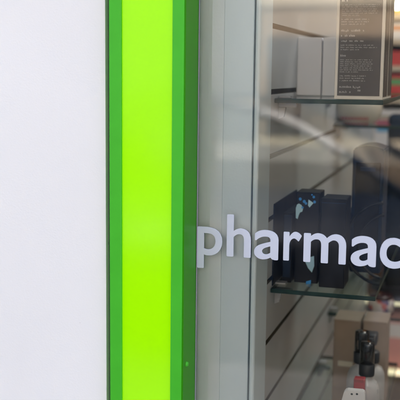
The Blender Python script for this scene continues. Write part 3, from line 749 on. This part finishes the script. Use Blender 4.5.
def car(x, y, flip, paint, label):
    t = thing('parked_car', label, 'car', (x, y, -0.12), 'cars parked across the street')
    z = -0.12
    def X(u): return x + (u if not flip else -u)
    prof = [(-2.15, .35), (-2.2, .55), (-2.12, .78), (-1.95, .93), (-1.05, 1.0), (1.55, .97), (2.05, .88), (2.2, .68), (2.2, .42), (2.1, .3), (-2.0, .28)]
    bm = bmesh.new(); prism_xz(bm, [(X(a), z + b) for a, b in prof], y - .86, y + .86)
    bmesh.ops.bevel(bm, geom=list(bm.edges), offset=.06, segments=3, affect='EDGES', clamp_overlap=True)
    link('body', bm, paint, t, smooth=True)
    low = [(-1.25, .985), (1.75, .955)]; topp = [(-.45, 1.42), (.25, 1.47), (.95, 1.43)]
    bm = bmesh.new(); out = [(-1.25, .97), (-.85, 1.22), (-.5, 1.40), (-.1, 1.46), (.5, 1.46), (1.0, 1.38), (1.4, 1.2), (1.75, .95)]
    L = [bm.verts.new((X(a), y - .80 + .22 * (b - .95), z + b)) for a, b in out]; Rr = [bm.verts.new((X(a), y + .80 - .22 * (b - .95), z + b)) for a, b in out]
    bm.faces.new(L); bm.faces.new(Rr[::-1])
    for k in range(len(out) - 1): bm.faces.new((L[k + 1], L[k], Rr[k], Rr[k + 1]))
    bm.faces.new((L[0], L[-1], Rr[-1], Rr[0]))
    cab = link('cabin', bm, paint, t)
    for sgn in (-1, 1):
        for poly in ([(-1.05, 1.01), (-.72, 1.24), (-.42, 1.375), (.1, 1.40), (.1, 1.0)], [(.18, 1.0), (.18, 1.40), (.55, 1.39), (.95, 1.32), (1.35, 1.12), (1.45, .98)]):
            bm = bmesh.new()
            bm.faces.new([bm.verts.new((X(a), y + sgn * (.80 - .22 * (b - .95) + .006), z + b)) for a, b in poly]); link('side_window', bm, M_dglass, cab)
        for u in (-1.35, 1.35):
            bm = bmesh.new()
            bmesh.ops.create_cone(bm, cap_ends=True, segments=28, radius1=.32, radius2=.32, depth=.2, matrix=Matrix.Translation((X(u), y + sgn * .80, z + .32)) @ Matrix.Rotation(math.pi / 2, 4, 'X'))
            wh = link('wheel', bm, M_tyre, t)
            bm = bmesh.new()
            bmesh.ops.create_cone(bm, cap_ends=True, segments=20, radius1=.21, radius2=.19, depth=.02, matrix=Matrix.Translation((X(u), y + sgn * .91, z + .32)) @ Matrix.Rotation(-sgn * math.pi / 2, 4, 'X'))
            link('rim', bm, M_rim, wh)
        bm = bmesh.new(); add_box(bm, min(X(-2.17), X(-2.1)), max(X(-2.17), X(-2.1)) + .0, y + sgn * .6 - .14, y + sgn * .6 + .14, z + .66, z + .78, bevel=.01); link('headlight', bm, M_rim, t)
    box('bumper', min(X(2.17), X(2.24)), max(X(2.17), X(2.24)), y - .7, y + .7, z + .4, z + .55, M_tyre, t)
    return t
car(7.6, -13.9, True, mat('silver_paint', (0.60, 0.61, 0.63), 0.55), 'silver car parked at the far kerb behind the blue one')
car(2.6, -13.9, True, mat('blue_paint', (0.04, 0.13, 0.30), 0.45), 'blue car parked at the far kerb')

# dark car at the near kerb, its side window and pillars mirrored in the shop window
M_npaint = mat('dark_navy_paint', (0.006, 0.015, 0.036), 0.3, coat=0.15, spec=0.3)
M_cglass = glass_mat('car_glass', 1.3, (0.86, 0.89, 0.88))
M_pale = mat('pillar_sky_sheen', (0.58, 0.58, 0.58), 0.5)  # pale colour stands in for sky reflected on the near front pillar
x, y, z = -1.62, -4.45, -0.12
t = thing('parked_car', 'dark navy car parked at the near kerb with a sky sheen painted on its pillar', 'car', (x, y, z), 'cars parked along the street')
def X(u): return x - u
prof = [(-2.15, .35), (-2.2, .55), (-2.12, .84), (-1.95, .99), (-1.15, 1.07), (1.55, 1.07), (2.05, .98), (2.2, .68), (2.2, .42), (2.1, .3), (-2.0, .28)]
bm = bmesh.new(); prism_xz(bm, [(X(a_), z + b_) for a_, b_ in prof], y - .86, y + .86)
bmesh.ops.bevel(bm, geom=list(bm.edges), offset=.05, segments=3, affect='EDGES', clamp_overlap=True)
link('body', bm, M_npaint, t, smooth=True)
out = [(-1.30, 1.06), (-.95, 1.28), (-.62, 1.45), (-.2, 1.54), (.5, 1.55), (1.0, 1.48), (1.4, 1.32), (1.72, 1.05)]
def yy_(b_, sg): return y + sg * (.80 - .22 * (b_ - 1.05))
bm = bmesh.new()
L = [bm.verts.new((X(a_), yy_(b_, -1), z + b_ + .015)) for a_, b_ in out[2:6]]; R_2 = [bm.verts.new((X(a_), yy_(b_, 1), z + b_ + .015)) for a_, b_ in out[2:6]]
L2 = [bm.verts.new(v.co + Vector((0, 0, -.04))) for v in L]; R22 = [bm.verts.new(v.co + Vector((0, 0, -.04))) for v in R_2]
for k in range(3):
    bm.faces.new((L[k + 1], L[k], R_2[k], R_2[k + 1])); bm.faces.new((L2[k], L2[k + 1], R22[k + 1], R22[k]))
    bm.faces.new((L[k], L[k + 1], L2[k + 1], L2[k])); bm.faces.new((R_2[k + 1], R_2[k], R22[k], R22[k + 1]))
bm.faces.new((L[0], L2[0], R22[0], R_2[0])); bm.faces.new((L[3], R_2[3], R22[3], L2[3]))
link('roof', bm, M_npaint, t)
for sg_ in (-1, 1):
    bm = bmesh.new(); add_tube(bm, [(X(a_), yy_(b_, sg_), z + b_) for a_, b_ in out[2:]], .026, 8); fr_ = link('window_frame', bm, M_npaint, t, smooth=True)
    bm = bmesh.new(); add_tube(bm, [(X(a_), yy_(b_, sg_), z + b_) for a_, b_ in ((-1.30, 1.06), (-1.12, 1.18), (-.95, 1.28))], .026, 8); link('pillar', bm, M_npaint, fr_, smooth=True)
    bm = bmesh.new(); add_tube(bm, [(X(a_), yy_(b_, sg_) + sg_ * .004, z + b_) for a_, b_ in ((-.951, 1.281), (-.86, 1.335), (-.76, 1.39), (-.66, 1.44), (-.56, 1.475), (-.46, 1.50))], .027, 8); link('bright_pillar', bm, M_pale if sg_ > 0 else M_npaint, fr_, smooth=True)
    bm = bmesh.new(); add_tube(bm, [(X(.25), yy_(1.06, sg_), z + 1.06), (X(.2), yy_(1.54, sg_), z + 1.54)], .03, 8); link('pillar', bm, M_npaint, fr_, smooth=True)
    bm = bmesh.new(); bm.faces.new([bm.verts.new((X(a_), yy_(b_, sg_), z + b_)) for a_, b_ in out]); link('side_window', bm, M_cglass, fr_)
    for u in (-1.35, 1.35):
        bm = bmesh.new()
        bmesh.ops.create_cone(bm, cap_ends=True, segments=28, radius1=.32, radius2=.32, depth=.2, matrix=Matrix.Translation((X(u), y + sg_ * .80, z + .32)) @ Matrix.Rotation(math.pi / 2, 4, 'X'))
        wh = link('wheel', bm, M_tyre, t)
        bm = bmesh.new()
        bmesh.ops.create_cone(bm, cap_ends=True, segments=20, radius1=.21, radius2=.19, depth=.02, matrix=Matrix.Translation((X(u), y + sg_ * .91, z + .32)) @ Matrix.Rotation(-sg_ * math.pi / 2, 4, 'X'))
        link('rim', bm, M_rim, wh)
    box('headlight', X(-2.1), X(-2.18), y + sg_ * .6 - .14, y + sg_ * .6 + .14, z + .66, z + .8, M_rim, t, bevel=.01)
for u0, u1, nm in ((0, 2, 'windscreen'), (7, 5, 'rear_window')):
    (a0, b0), (a1, b1) = out[u0], out[u1]
    bm = bmesh.new(); bm.faces.new([bm.verts.new(p) for p in ((X(a0), yy_(b0, -1), z + b0), (X(a0), yy_(b0, 1), z + b0), (X(a1), yy_(b1, 1), z + b1), (X(a1), yy_(b1, -1), z + b1))])
    link(nm, bm, M_cglass, t)
for sy_ in (-.36, .36):
    box('seat', X(.75), X(.6), y + sy_ - .22, y + sy_ + .22, z + .75, z + 1.30, M_fab, t, bevel=.05)
